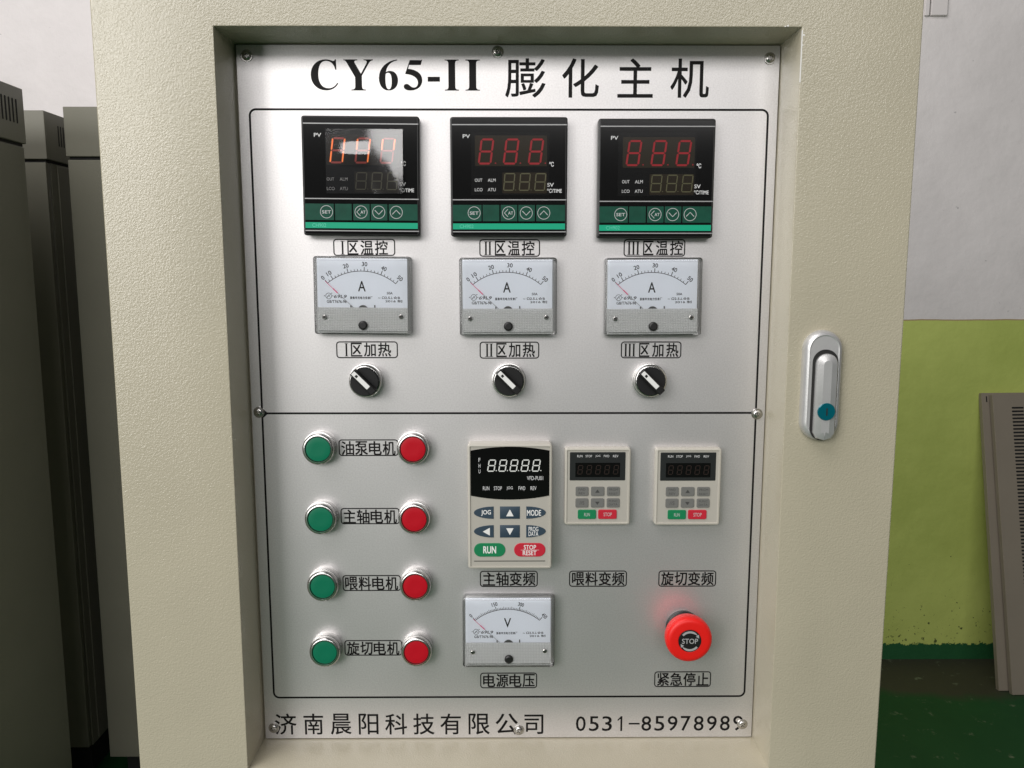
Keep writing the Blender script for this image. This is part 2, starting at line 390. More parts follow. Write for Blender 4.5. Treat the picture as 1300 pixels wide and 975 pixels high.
# ================================================================== the control cabinet
CAB = thing('control_cabinet', 'beige electrical control cabinet with a recessed silver panel of meters, keypads and push buttons', 'control cabinet')
ZT, ZB, HW, DEP = 191.4, -430.0, 228.5, 48.0
XL, XR, ZTOP, ZBOT = -322.8, 322.8, 330.0, -1290.0
E0 = EYE * 1000
def door_mesh():
    b = MB()
    def ring(x0, x1, z0, z1, y): return [(x0, y, z0 + E0), (x1, y, z0 + E0), (x1, y, z1 + E0), (x0, y, z1 + E0)]
    r = 1.1
    b.rings([ring(XL, XR, ZBOT, ZTOP, -22), ring(XL, XR, ZBOT, ZTOP, -DEP + r), ring(XL + .35, XR - .35, ZBOT + .35, ZTOP - .35, -DEP + .35), ring(XL + r, XR - r, ZBOT + r, ZTOP - r, -DEP),
             ring(-HW - .9, HW + .9, ZB - .9, ZT + .9, -DEP), ring(-HW - .25, HW + .25, ZB - .25, ZT + .25, -DEP + .3), ring(-HW, HW, ZB, ZT, -DEP + 1),
             ring(-HW, HW, ZB, ZT, 4), ring(-HW + 14, HW - 14, ZB + 14, ZT - 14, 4)])
    return b
door_mesh().build('door', 'paint', CAB, 25)
b = MB(); b.box(XL + 2, XR - 2, -18, 420, ZBOT + E0 - 20, ZTOP + E0 + 15); b2 = b
# the cabinet body is a shell behind the door, so that the panel recess is free
sh = MB()
for x0, x1, z0, z1 in ((XL + 2, XL + 5, ZBOT - 10, ZTOP + 12), (XR - 5, XR - 2, ZBOT - 10, ZTOP + 12)):
    sh.box(x0, x1, -18, 420, z0 + E0, z1 + E0)
sh.box(XL + 5, XR - 5, 417, 420, ZBOT - 10 + E0, ZTOP + 12 + E0)
sh.box(XL + 5, XR - 5, -18, 417, ZTOP + 9 + E0, ZTOP + 12 + E0); sh.box(XL + 5, XR - 5, -18, 417, ZBOT - 10 + E0, ZBOT - 7 + E0)
sh.build('cabinet_body', 'paint', CAB, 0)
sh = MB(); sh.box(XL + 12, XR - 12, 0, 400, 0, ZBOT - 10 + E0); sh.build('plinth', 'seam', CAB, 0)
sh = MB(); sh.box(-HW - 6, HW + 6, 8, 10, ZB - 6 + E0, ZT + 6 + E0); sh.build('backing_plate', 'seam', CAB, 0)

# bare metal where the paint has chipped at the top right corner of the recess, and a painted edge highlight
ch_ = MB(); ch_.box(HW - .05, HW + .75, -DEP - .12, -DEP + .6, 150 + E0, 189 + E0); ch_.build('painted_edge_glint', 'chip_and_glint', CAB, 0)  # pale strip painted in for the light caught by the bevelled edge
for cx_, cz_, r_ in ((HW + 1.6, 185.5, 1.0), (HW - 11, ZT + .9, .9), (HW - 13, ZT + .5, .6), (HW + 1.2, 178, .5)):
    m = MB(); m.slab([(cx_ + r_ * random.uniform(.6, 1.2) * math.cos(q), cz_ + E0 + r_ * random.uniform(.6, 1.2) * math.sin(q)) for q in (0, .9, 1.8, 2.7, 3.6, 4.5, 5.4)], -DEP - .1, -DEP + .1); m.build('paint_chip', 'chip_and_glint', CAB, 0)

# the silver plate with its printed lines, words and screws
pm = MB(); pcx, pcz = 0, (ZT + ZB) / 2
pm.prism(rrect(2 * HW - 2.2, ZT - ZB - 1.6, .8, 2, 0.4, pcz), [(0, 3), (0, .25), (.25, 0)])
PLATE = pm.build('instrument_panel', 'plate', CAB, 25, loc=P(0, 0), label='silver metallic instrument panel printed in black')
INK = -.08
def frame_line(mb, x0, x1, z0, z1, r, w, y=INK):
    o = rrect(x1 - x0, z1 - z0, r, 6, (x0 + x1) / 2, (z0 + z1) / 2)
    a, c = o(0), o(w); n = len(a)
    mb.add([(x, y, z) for x, z in a] + [(x, y, z) for x, z in c], [(i, (i + 1) % n, n + (i + 1) % n, n + i) for i in range(n)])
fr = MB(); frame_line(fr, -218.6, 220.5, -389.4, 139.4, 6, 1.75)
fr.quad(-217.3, 219.2, -121.85, -120.1, INK - .03)
for sx, xx in ((1, -217.4), (-1, 219.3)):
    for sz in (1, -1): fr.poly([(xx, -120.95 + sz * .5), (xx + sx * 4.5, -120.95 + sz * .5), (xx, -120.95 + sz * 4.5)][::1 if sx * sz > 0 else -1], INK - .015)
fr.build('border_line', 'ink', PLATE, 0)
def letter(ch, x0, x1, z0, z1, wgt=0.0, fn=text):
    m = MB()
    if fn is serif: serif(m, ch, x0, x1, z0, z1, INK)
    elif ch == '-': m.quad(x0, x1, z0, z1, INK)
    elif ch == '1':
        m.quad(x1 - 1.75, x1, z0, z1, INK); m.poly([(x1 - 1.45, z1 - .3), (x0, z1 - 3.4), (x0, z1 - 4.9), (x1 - 1.45, z1 - 2.4)], INK)
    else: text(m, ch, x0, x1, z0, z1, INK, wgt)
    m.build('letter', 'ink', PLATE, 0)
for i, ch in enumerate('济南晨阳科技有限公'):
    a, c = [(-217.9, -197.8), (-191.2, -172.9), (-166, -146.8), (-139.9, -121.5), (-115.2, -94.8), (-89, -69.3), (-63.7, -44.5), (-37.4, -17.6), (-12.2, 8.6)][i]
    letter(ch, a, c, -425.3 - .08 * i, -404.4 - .08 * i, .01)
letter('司', 14.7, 32.5, -425.7, -406.2, .01)
xs = 62.9; pitch = (219.2 - 62.9 + 3.2) / 13
for i, ch in enumerate('0531-85978989'):
    a = xs + i * pitch
    if ch == '-': letter(ch, a + .4, a + 10.6, -416.45, -414.85)
    elif ch == '1': letter(ch, a + 2.2, a + 6.6, -422.9, -408.1)
    else: letter(ch, a, a + 9.2, -422.9, -408.1, .008)
for ch, a, c in (('C', -165.4, -142.5), ('Y', -137.8, -113.1), ('6', -108.4, -92.4), ('5', -87.7, -71.9), ('I', -53.2, -41.4), ('I', -35.9, -23.7)): letter(ch, a, c, 153.9, 178.9, fn=serif)
letter('-', -67.5, -57.3, 161.1, 165.0)
for ch, a, c in (('膨', -2.5, 31.3), ('化', 45.3, 76.2), ('主', 91.9, 121.7), ('机', 136.4, 168.8)): letter(ch, a, c, 148.3, 180, .009)

def caption(frame, words, label, rom=0, cs=None):
    c = MB(); frame_line(c, *frame, 3.0, 1.0)
    if rom:
        roman(c, rom, cs[0], cs[1], cs[8], cs[9], INK)
        for k, ch in enumerate(words): text(c, ch, cs[2 + 2 * k], cs[3 + 2 * k], cs[8] - .3, cs[9] + .5, INK, .018)
    else:
        x0, x1, z0, z1 = cs; chars(c, words, x0, x1, z0, z1, INK, .020, .93)
    c.build('caption', 'ink', PLATE, 0, label='boxed black caption reading ' + label)
caption((-150.7, -97.4, 16.6, 31.2), '区温控', 'I区温控', 1, (-144.4, -141, -138.6, -129.1, -127.4, -116.2, -114.9, -103.8, 17.8, 29.3))
caption((-25, 27.4, 15.9, 30.9), '区温控', 'II区温控', 2, (-20.9, -14.1, -11.6, -2.3, -.4, 10, 11.6, 22.7, 17.3, 29))
caption((99.5, 152.8, 16, 31), '区温控', 'III区温控', 3, (102.6, 113.7, 116.3, 125.4, 127.4, 137.9, 139.6, 150.8, 17.5, 29.1))
caption((-150.7, -96.8, -72, -57.2), '区加热', 'I区加热', 1, (-143.3, -140.3, -137.9, -128, -126.5, -116.1, -114.2, -102.7, -70.3, -58.9))
caption((-25.2, 27.1, -72.5, -57.5), '区加热', 'II区加热', 2, (-20.3, -13.1, -10.6, -1.4, .3, 10.5, 12.5, 23.3, -70.9, -59.2))
caption((98.7, 151.9, -72.3, -57.4), '区加热', 'III区加热', 3, (101.4, 111.9, 114.7, 123.9, 126.2, 136.2, 138.6, 149.3, -70.8, -59.2))
for fz, tz, wds in ((-159.6, -158.9, '油泵电机'), (-222.4, -221.6, '主轴电机'), (-285.3, -284.4, '喂料电机'), (-347.6, -346.8, '旋切电机')):
    caption((-151.1, -98, fz, fz + 15.1), wds, wds, 0, (-148.8, -100.6, tz, tz + 12.8))
for x, z, wds in ((.3, -274.1, '主轴变频'), (81.6, -274.1, '喂料变频'), (163.1, -274.2, '旋切变频'), (.1, -372.3, '电源电压'), (161.6, -371.6, '紧急停止')):
    caption((x - 26.4, x + 26.4, z - 7.7, z + 7.7), wds, wds, 0, (x - 23.8, x + 24.2, z - 6.5, z + 6.3))

screw_pos = [(-218.3, 181.6), (-8.8, 185), (219.3, 180.2), (-220.4, -119.9), (220.7, -121.9), (-219, -418.6), (9.7, -421.6), (218.8, -416.4)]
# a pan-head screw with a cross recess cut out of its dome
def screw_mesh():
    b = MB(); n = 40; prof = [(5.0, 0), (5.0, -.35), (4.7, -.6), (3.95, -.6), (3.9, -.9), (3.75, -1.4), (3.2, -2.0), (2.5, -2.3)]
    rings = [[(r * math.cos(2 * math.pi * k / n), y, r * math.sin(2 * math.pi * k / n)) for k in range(n)] for r, y in prof]
    def cr(a):     # cross outline radius
        c, s_ = abs(math.cos(a)), abs(math.sin(a)); h = .5
        return min(2.15, max(h / max(s_, 1e-3) if c > s_ else h / max(c, 1e-3), .7))
    for y, sc in ((-2.4, 1.0), (-1.2, .72)):
        rings.append([(cr(2 * math.pi * k / n) * sc * math.cos(2 * math.pi * k / n), y, cr(2 * math.pi * k / n) * sc * math.sin(2 * math.pi * k / n)) for k in range(n)])
    b.rings(rings, True, True); return b
s0 = None
for i, (x, z) in enumerate(screw_pos):
    if s0 is None: s0 = o = screw_mesh().build('screw', 'steel', PLATE, 30)
    else: o = s0.copy(); COL.objects.link(o)
    o.location = (x * mm, 0, z * mm); o.rotation_euler[1] = random.uniform(0, 1.5)

# ------------------------------------------------------------------ temperature controllers
def U2(u, v): return ((u - 493) / 8.75, (483 - v) / 9.0)
def make_controller():
    b = MB(); b.prism(rrect(98, 98, 2.2, 5), [(1.6, 0), (1.0, -3), (0, -4.5), (0, -10.8), (.4, -11.6), (1.2, -12)])
    C = b.build('temperature_controller', 'black', CAB, 30)
    y = -12.0
    f = MB(); f.prism(rrect(94.6, 95.2, 1.0, 4), [(0, y + .3), (0, y - .12), (.15, y - .2)]); f.build('face', 'gloss', C, 30)
    y = -12.2
    l = MB()
    for v in (100, 650, 888): x0, z = U2(79, v); x1, _ = U2(916, v); l = MB(); l.box(x0, x1, y - .25, y + .1, z - .42, z + .42); l.build('trim_line', 'line', C, 0)
    for a, c in ((80, 292), (300, 423), (433, 555), (563, 685), (695, 907)):
        x0, z0 = U2(a, 810); x1, z1 = U2(c, 688)
        k = MB(); k.prism(box2(x0, x1, z0, z1, .5), [(0, y + .1), (0, y - .25), (.2, y - .35)]); k.build('key_tile', 'dkgreen', C, 30)
    x0, z0 = U2(80, 870); x1, z1 = U2(907, 826)
    g = MB(); g.prism(box2(x0, x1, z0, z1, .2), [(0, y + .1), (0, y - .22)]); g.build('green_band', 'ltgreen', C, 0)
    t = MB(); x0, z0 = U2(130, 861); x1, z1 = U2(232, 834); text(t, 'CH902', x0, x1, z0, z1, y - .26); t.build('model_lettering', 'model', C, 0)
    # circles, arrows and words on the keys
    p = MB(); yy = y - .42
    for (u, v) in ((237, 748), (491, 748), (621, 748), (750, 748)):
        cx, cz = U2(u, v); o, i = circ(5.35, cx, cz, 36)(0), circ(4.9, cx, cz, 36)(0); n = 36
        p.add([(a, yy, c) for a, c in o] + [(a, yy, c) for a, c in i], [(k, (k + 1) % n, n + (k + 1) % n, n + k) for k in range(n)])
    def T(s_, a, c, v0, v1, wgt=0.0, mbb=p, yl=None):
        wgt += .012
        x0, z0 = U2(a, v1); x1, z1 = U2(c, v0); text(mbb, s_, x0, x1, z0, z1, yl if yl is not None else yy, wgt)
    T('SET', 204, 270, 737, 761, .012); T('AT', 487, 524, 737, 760, .01)
    cx, cz = U2(491, 748); p.stroke([(cx - .6, cz + 3.1), (cx - 3.6, cz), (cx - .6, cz - 3.1)], .55, yy)
    cx, cz = U2(621, 748); p.stroke([(cx - 3.3, cz + 1.6), (cx, cz - 1.8), (cx + 3.3, cz + 1.6)], .6, yy)
    cx, cz = U2(750, 748); p.stroke([(cx - 3.3, cz - 1.6), (cx, cz + 1.8), (cx + 3.3, cz - 1.6)], .6, yy)
    p.build('key_lettering', 'dimwhite', C, 0)
    q = MB(); yl = y - .06
    T('PV', 157, 210, 170, 198, .004, q, yl); T('℃', 788, 822, 370, 405, .008, q, yl); T('SV', 775, 822, 525, 553, .004, q, yl)
    T('℃/TIME', 775, 882, 568, 598, .004, q, yl); T('OUT', 243, 298, 493, 517, 0, q, yl); T('ALM', 338, 396, 493, 517, 0, q, yl)
    T('LCO', 243, 300, 563, 587, 0, q, yl); T('ATU', 338, 396, 563, 587, 0, q, yl)
    q.build('face_lettering', 'white', C, 0, kind='stuff')
    # display windows and digits
    for nm, (a, c, v0, v1) in (('display_window', (245, 772, 178, 402)), ('display_window', (445, 772, 448, 602))):
        x0, z0 = U2(a, v1); x1, z1 = U2(c, v0); d = MB(); d.prism(box2(x0, x1, z0, z1, .8), [(0, y + .05), (0, y - .05)]); d.build(nm, 'amber', C, 0)
    return C, y
def digits(C, y, hot=None):
    for k, (a, c) in enumerate(((265, 388), (447, 572), (630, 752))):
        d = MB(); x0, z0 = U2(a, 390); x1, z1 = U2(c, 200); seven(d, x0, x1, z0, z1, y - .12, 1.55, .13)
        if hot is None:
            cx, cz = U2(a + 130, 380); d.poly(circ(.6, cx, cz, 10)(0), y - .12)
            d.build('digit', 'red_led', C, 0)
        else:
            lit = MB(); seven(lit, x0, x1, z0, z1, y - .14, 1.15, .13, hot[k])
            d.build('digit', 'dimred_led', C, 0); lit.build('lit_segments', 'orange_led', C, 0)
    for a, c in ((450, 541), (565, 654), (678, 768)):
        d = MB(); x0, z0 = U2(a, 583); x1, z1 = U2(c, 453); seven(d, x0, x1, z0, z1, y - .12, .85, .09)
        cx, cz = U2(c + 2, 577); d.poly(circ(.4, cx, cz, 8)(0), y - .12); d.build('small_digit', 'olive_led', C, 0)
def film(C, y, m, box, amp, lab):
    x0, z0 = U2(box[0], box[3]); x1, z1 = U2(box[1], box[2]); n = 48; b = MB(); vs = []
    wd, ht = x1 - x0, z1 - z0
    for j in range(n + 1):
        for i in range(n + 1):
            u, v = i / n, j / n; X, Z = u * wd, v * ht
            h = amp * .1 * (1 + math.sin(3.1 * u + 1.7 * v) * math.cos(2.3 * v - 2 * u))
            if amp > 1:      # two bulges where the loose film has lifted off
                fall = 1.1 - .95 * v                       # the bulges sag towards the bottom edge
                e = max(0, min(1, (X / wd - .60 + .12 * math.sin(2.2 * v)) / .34)); h += 3.2 * e * fall * (1 - .25 * e)
                g = (X / wd - .14) / .36
                if 0 < g < 1.2: h += (2.6 * g if g < 1 else 2.6 * (1.2 - g) / .2) * fall * min(1, max(0, (.80 - v) * 5)) * min(1, max(0, (v - .42) * 5))
            vs.append((x0 + X, y - .3 - max(h, 0), z0 + Z))
    b.add(vs, [(j * (n + 1) + i, j * (n + 1) + i + 1, (j + 1) * (n + 1) + i + 1, (j + 1) * (n + 1) + i) for j in range(n) for i in range(n)])
    b.build('protective_film', m, C, 60, label=lab)
proto, cy = make_controller()
ctl = [proto]
proto.location = P(.5, 81.5)
c3 = copy_tree(proto, CAB, P(124, 80.3)); c1 = copy_tree(proto, CAB, P(-123.4, 82.2))
c1.rotation_euler[1] = math.radians(.45)
digits(proto, cy); digits(c3, cy); digits(c1, cy, ('bcef', 'bcf', 'bf'))
film(c1, cy, 'crumple', (240, 803, 138, 612), 1.5, 'crumpled clear protective film catching the window light')
film(proto, cy, 'film', (218, 790, 155, 616), .10, 'thin clear protective film over the display')
film(c3, cy, 'film', (212, 782, 146, 612), .08, 'thin clear protective film over the display')
c1['label'] = 'black square temperature controller of zone I, glare on its loose film and glowing orange digits'
proto['label'] = 'black square temperature controller of zone II, middle of the top row, red digits'
c3['label'] = 'black square temperature controller of zone III, right end of the top row, darkest display'

# ------------------------------------------------------------------ moving-coil meters
def A2(u, v): return ((u - 557) / 10.38, (534 - v) / 10.38)
def make_meter(letter, numbers, majors, minors, mediums=()):
    WD, HT, F = 83.5, 66.5, -10.5
    b = MB(); b.prism(rrect(WD - 5, HT - 5, 2, 4), [(0, 0), (0, -2.2), (.3, -2.5)])
    C = b.build('panel_meter', 'meter_base', CAB, 30)
    # clear cover: front pane, side walls of real thickness and a rounded outer edge
    cv = MB(); o = rrect(WD, HT, 2.6, 6)
    cv.prism(o, [(0, 0), (0, F + 1.2), (.4, F + .35), (1.2, F)], False, True); cv.build('cover', 'cover', C, 50)
    ed = MB(); ed.prism(o, [(.15, -.1), (.15, F + 1.3), (.5, F + .5), (1.25, F + .12), (2.9, F + .12), (3.1, F + 1.3), (3.1, -.1)], False, False, True)
    ed.build('cover_rim', 'edge', C, 40)
    y = -7.0
    d = MB(); x0, z0 = A2(150, 868); x1, z1 = A2(952, 206); d.prism(box2(x0, x1, z0, z1, .6), [(0, y + .8), (0, y)]); d.build('dial', 'dial', C, 0)
    ink = y - .06; s_ = MB(); px, pz = A2(545, 793); R = 475 / 10.38
    pol = lambda a, r: (px + r * math.sin(math.radians(a)), pz + r * math.cos(math.radians(a)))
    s_.stroke([pol(-39.6 + 79.2 * k / 60, R) for k in range(61)], .52, ink)
    for a in majors: s_.stroke([pol(a, R - .1), pol(a, R + 3.6)], .58, ink - .01)
    for a in mediums: s_.stroke([pol(a, R - .1), pol(a, R + 2.6)], .34, ink - .01)
    for a in minors: s_.stroke([pol(a, R), pol(a, R + 1.8)], .42, ink - .01)
    for t, a, wd in numbers:
        cx, cz = pol(a, R + 6.0); text(s_, t, cx - wd / 2, cx + wd / 2, cz - 1.8, cz + 1.8, ink, .022, 0, -math.radians(a))
    def T(t, a, c, v0, v1, wgt=0, sh=0):
        x0, z0 = A2(a, v1); x1, z1 = A2(c, v0); text(s_, t, x0, x1, z0, z1, ink, wgt, sh)
    T(letter, 513, 580, 405, 497, .012)
    T('69L9', 298, 410, 530, 558, .02, .25); T('GB/T7676-98', 232, 408, 576, 602, .022)
    x0, z0 = A2(440, 566); x1, z1 = A2(640, 542); chars(s_, '浙南华光电力仪表厂', x0, x1, z0, z1, ink, .035, .85)
    if letter == 'A': T('50A', 768, 820, 500, 522, .025)
    T('~ Ω2.5⊥☆B', 690, 885, 537, 564, .025); T('2016 制', 755, 905, 570, 594, .025)
    cx, cz = A2(250, 540); s_.stroke(circ(2.5, cx, cz, 20)(0), .4, ink, True); s_.stroke([(cx - 1.2, cz - 1), (cx, cz + 1.2), (cx + 1.2, cz - 1)], .4, ink)
    s_.stroke([(cx - 1.4, cz - 1.5), (cx + 1.5, cz + 1.5)], .3, ink - .01)
    for a, c in ((-3.6, .1), (3.5, .1), (2.7, 2.4)): s_.poly(circ(.42, cx + a, cz + c, 8)(0), ink)
    s_.build('scale_print', 'ink', C, 0)
    n1 = MB(); a, c = A2(224, 409), A2(332, 513); n1.stroke([a, c], .36, y - 1.2); e, g = A2(290, 472), A2(332, 513); n1.stroke([e, g], .75, y - 1.22)
    N1 = n1.build('needle', 'pink', C, 0)
    n2 = MB(); g2 = A2(470, 640); n2.stroke([c, g2], .35, y - 1.2); n2.build('needle_arm', 'grey_needle', C, 0)
    k = MB()
    for u, v in ((447, 632), (660, 628)): x, z = A2(u, v); k.box(x - .45, x + .45, y - .9, y - .1, z - 1.6, z + 1.0)
    px2, pz2 = A2(555, 700)
    k.slab([(px2 + 5.6 * math.cos(math.radians(q)), pz2 + 7.9 * math.sin(math.radians(q))) for q in range(20, 161, 10)], y - .1, y - 1.0)
    k.build('mechanism', 'mech', C, 30)
    # moulded grid of the lower window: crossing ribs, one mesh
    r_ = MB(); x0, z0 = A2(148, 866); x1, z1 = A2(955, 640); yb = F + 1.9
    nx, nz = 54, 15; dx, dz = (x1 - x0) / nx, (z1 - z0) / nz
    vs = [(x0 + i * dx, yb, z0 + j * dz) for j in range(nz + 1) for i in range(nx + 1)]; fs = []
    for j in range(nz):
        for i in range(nx):
            q0 = j * (nx + 1) + i; c_ = len(vs); vs.append((x0 + (i + .5) * dx, yb - .9, z0 + (j + .5) * dz))
            fs += [(q0, q0 + 1, c_), (q0 + 1, q0 + nx + 2, c_), (q0 + nx + 2, q0 + nx + 1, c_), (q0 + nx + 1, q0, c_)]
    r_.add(vs, fs)
    r_.build('ribbed_strip', 'ribbed', C, 0)
    g_ = MB()          # the moulded grooves between the prisms
    for i in range(nx + 1): g_.box(x0 + i * dx - .13, x0 + i * dx + .13, yb - .55, yb - .35, z0, z1)
    for j in range(nz + 1): g_.box(x0, x1, yb - .5, yb - .36, z0 + j * dz - .08, z0 + j * dz + .08)
    g_.build('groove_grid', 'groove', C, 0, kind='stuff')
    for u, v in ((218, 727), (898, 718)):
        x, z = A2(u, v); q = MB(); q.lathe([(1.9, F + .4), (1.9, F - .25), (1.5, F - .5)], x, z, 20); sc = q.build('cover_screw', 'steel', C, 30)
        h = MB(); h.box(x - 1.2, x + 1.2, F - .56, F - .45, z - .28, z + .28); h.poly(circ(.9, x, z, 12)(0), F - .57); h.build('screw_slot', 'seam', C, 0)
    x, z = A2(558, 797); q = MB(); q.lathe([(3.9, F + .6), (3.9, F - .6), (3.5, F - 1.2), (2.6, F - 1.6)], x, z, 28); q.build('zero_adjuster', 'black', C, 40)
    return C
mj = [-39.6, -32.3, -14.4, 2.9, 21.2, 39.6]
mn = [mj[0] + (mj[1] - mj[0]) * .45] + [mj[k] + (mj[k + 1] - mj[k]) * j / (5 if k else 2.0) for k in range(1, 5) for j in range(1, 5)]
am = make_meter('A', [('0', -39.8, 2.2), ('10', -32.5, 4.2), ('20', -14.9, 4.7), ('30', 3.1, 4.7), ('40', 21.8, 4.7), ('50', 39.6, 4.7)], mj, mn)
am.location = P(-.2, -18.2)
a3 = copy_tree(am, CAB, P(124.5, -18.3), 'clear square ammeter of zone III, third from the left, its needle resting at zero')
a1 = copy_tree(am, CAB, P(-124.8, -17.2), 'clear square ammeter of zone I, below the left controller, glare along its top edge')
am['label'] = 'clear square ammeter of zone II, the middle one of three with scale 0 to 50 A'
for o, q in ((a1, .5), (am, -.15), (a3, -.35)): o.rotation_euler[1] = math.radians(q)
for i, o in enumerate((a1, am, a3)): o.name = 'ammeter' if i == 0 else 'ammeter.%03d' % i
vt = [-39.6, -30, -20.6, -12.6, -4, 4.8, 13.4, 21.6, 30.4, 39.6]
vm = make_meter('V', [('0', -39.8, 1.9), ('150', -13, 5.2), ('300', 13.8, 5.2), ('450', 40.5, 5.2)], [vt[0], vt[3], vt[6], vt[9]],
                [vt[k] + (vt[k + 1] - vt[k]) * j / 5 for k in range(9) for j in range(1, 5)], [vt[k] for k in (1, 2, 4, 5, 7, 8)])
vm.name = 'voltmeter'; vm['label'] = 'clear square voltmeter below the large keypad, scale 0 to 450 V'; vm.location = P(.1, -321)

# ------------------------------------------------------------------ selector switches
def bezel_mesh(h=11.5, r=14.7, ri=12.2):
    b = MB(); b.lathe([(r, 0), (r, -h + 5.6), (r - .2, -h + 5.2), (r - .9, -h + 5.0), (r - .9, -h + 4.2), (r - .5, -h + 4.0), (r - .55, -h + 2.6), (r - 1.0, -h + 1.2), (r - 1.7, -h + .4), (r - 2.3, -h), (ri + .15, -h), (ri, -h + .25), (ri - .1, -h + 4)], n=72, cap=False); return b
def make_selector(a_knob=0):
    C = bezel_mesh(11.5, 15.0, 12.45).build('selector_switch', 'chrome', CAB, 40)
    k = MB(); k.lathe([(12.3, -5), (12.3, -13.4), (11.8, -14.0), (.5, -14.0)], n=60); k.build('knob', 'knob', C, 40)
    rot = Matrix.Rotation(math.radians(45), 4, 'Y')
    g = MB()   # the grip runs across the knob, rounded at the thumb end, with a notch that stands past the rim
    g.prism(box2(-13.2, 12.9, -3.4, 3.4, 1.2), [(0, -13.5), (.2, -19.2), (.9, -20)]); g.build('grip', 'knob', C, 30, tf=rot)
    i = MB(); i.prism(box2(-12.2, 6.4, -1.95, 1.95, .5), [(0, -19.8), (0, -20.2), (.2, -20.3)]); i.build('pointer', 'insert', C, 30, tf=rot)
    d = MB(); d.box(-9.0, -6.8, -20.45, -20.25, -1.1, 1.1); d.build('pointer_dot', 'black', C, 0, tf=rot)
    return C
se = make_selector(); se.location = P(.5, -91.0)
se['label'] = 'black selector switch in a chrome ring under the caption II区加热'
s3 = copy_tree(se, CAB, P(123.7, -91.2), 'black selector switch in a chrome ring under the caption III区加热')
s1 = copy_tree(se, CAB, P(-124.4, -91.2), 'black selector switch in a chrome ring under the caption I区加热')

# ------------------------------------------------------------------ push buttons
def make_button(m):
    C = bezel_mesh(11.8, 14.8, 11.4).build('push_button', 'chrome', CAB, 40)
    g = MB(); g.lathe([(11.5, -6), (11.5, -9.6), (11.2, -9.8), (.5, -9.8)], n=60); g.build('gasket', 'seam', C, 40)
    c = MB(); c.lathe([(10.9, -6), (10.9, -10.4), (10.6, -10.9), (9.8, -11.1), (5, -11.0), (.5, -10.95)], n=60); c.build('cap', m, C, 40)
    return C
rows = [(-151.2, '油泵电机'), (-214.6, '主轴电机'), (-276.8, '喂料电机'), (-339.3, '旋切电机')]
gb = make_button('g_cap'); rb = make_button('r_cap')
for i, (z, wd) in enumerate(rows):
    for j, (o, x, cn, sd) in enumerate(((gb, -166.9, 'green start', 'left'), (rb, -83.8, 'red stop', 'right'))):
        lab = '%s push button in a chrome ring, %s of the caption %s' % (cn, sd, wd)
        if i == 0: o.location = P(x, z); o['label'] = lab
        else: copy_tree(o, CAB, P(x, z), lab)

# ------------------------------------------------------------------ emergency stop
es = MB(); es.lathe([(15.5, 0), (15.5, -2.5), (14.6, -3.4), (14.0, -3.6), (13.8, -5), (13.8, -11), (12, -13)], n=60)
ES = es.build('emergency_stop', 'black', CAB, 40, loc=P(160.0, -320.0), label='red mushroom emergency stop button with a black STOP disc')
h = MB(); h.lathe([(10, -11), (16, -12), (19.0, -15), (20.4, -19.5), (20.7, -23), (20.6, -26), (20.1, -28), (19.0, -29.3), (17.4, -29.9), (16.6, -30.05), (15.9, -30.1), (10.8, -30.2), (10.4, -30.2), (10.2, -29.9)], n=80); h.build('mushroom_head', 'estop', ES, 60)
k = MB(); k.lathe([(10.1, -29), (10.1, -30.5), (9.9, -30.7), (.4, -30.7)], n=48); k.build('disc', 'knob', ES, 40)
t = MB(); text(t, 'STOP', -7.0, 7.2, -2.4, 2.4, -30.8, .02)
for sgn in (1, -1):
    pts = [(8.3 * math.cos(math.radians(a)), 8.3 * math.sin(math.radians(a))) for a in range(38, 146, 6)]
    wds = [(.4 + 1.5 * min(1, k / 5)) for k in range(len(pts))]
    L_, R_ = [], []
    for (x, z), w_ in zip(pts, wds):
        l = math.hypot(x, z); L_.append((x * (1 + w_ / 2 / l) * sgn, -30.8, z * (1 + w_ / 2 / l) * sgn)); R_.append((x * (1 - w_ / 2 / l) * sgn, -30.8, z * (1 - w_ / 2 / l) * sgn))
    n = len(pts); t.add(L_ + R_, [(i, i + 1, n + i + 1, n + i) for i in range(n - 1)])
    x, z = pts[0]; t.poly([(x * sgn * 1.18, z * sgn * 1.18), (x * sgn * .78, z * sgn * .82), ((x + 1.6) * sgn, (z - 2.6) * sgn)], -30.82)
t.build('stop_lettering', 'silver', ES, 0)

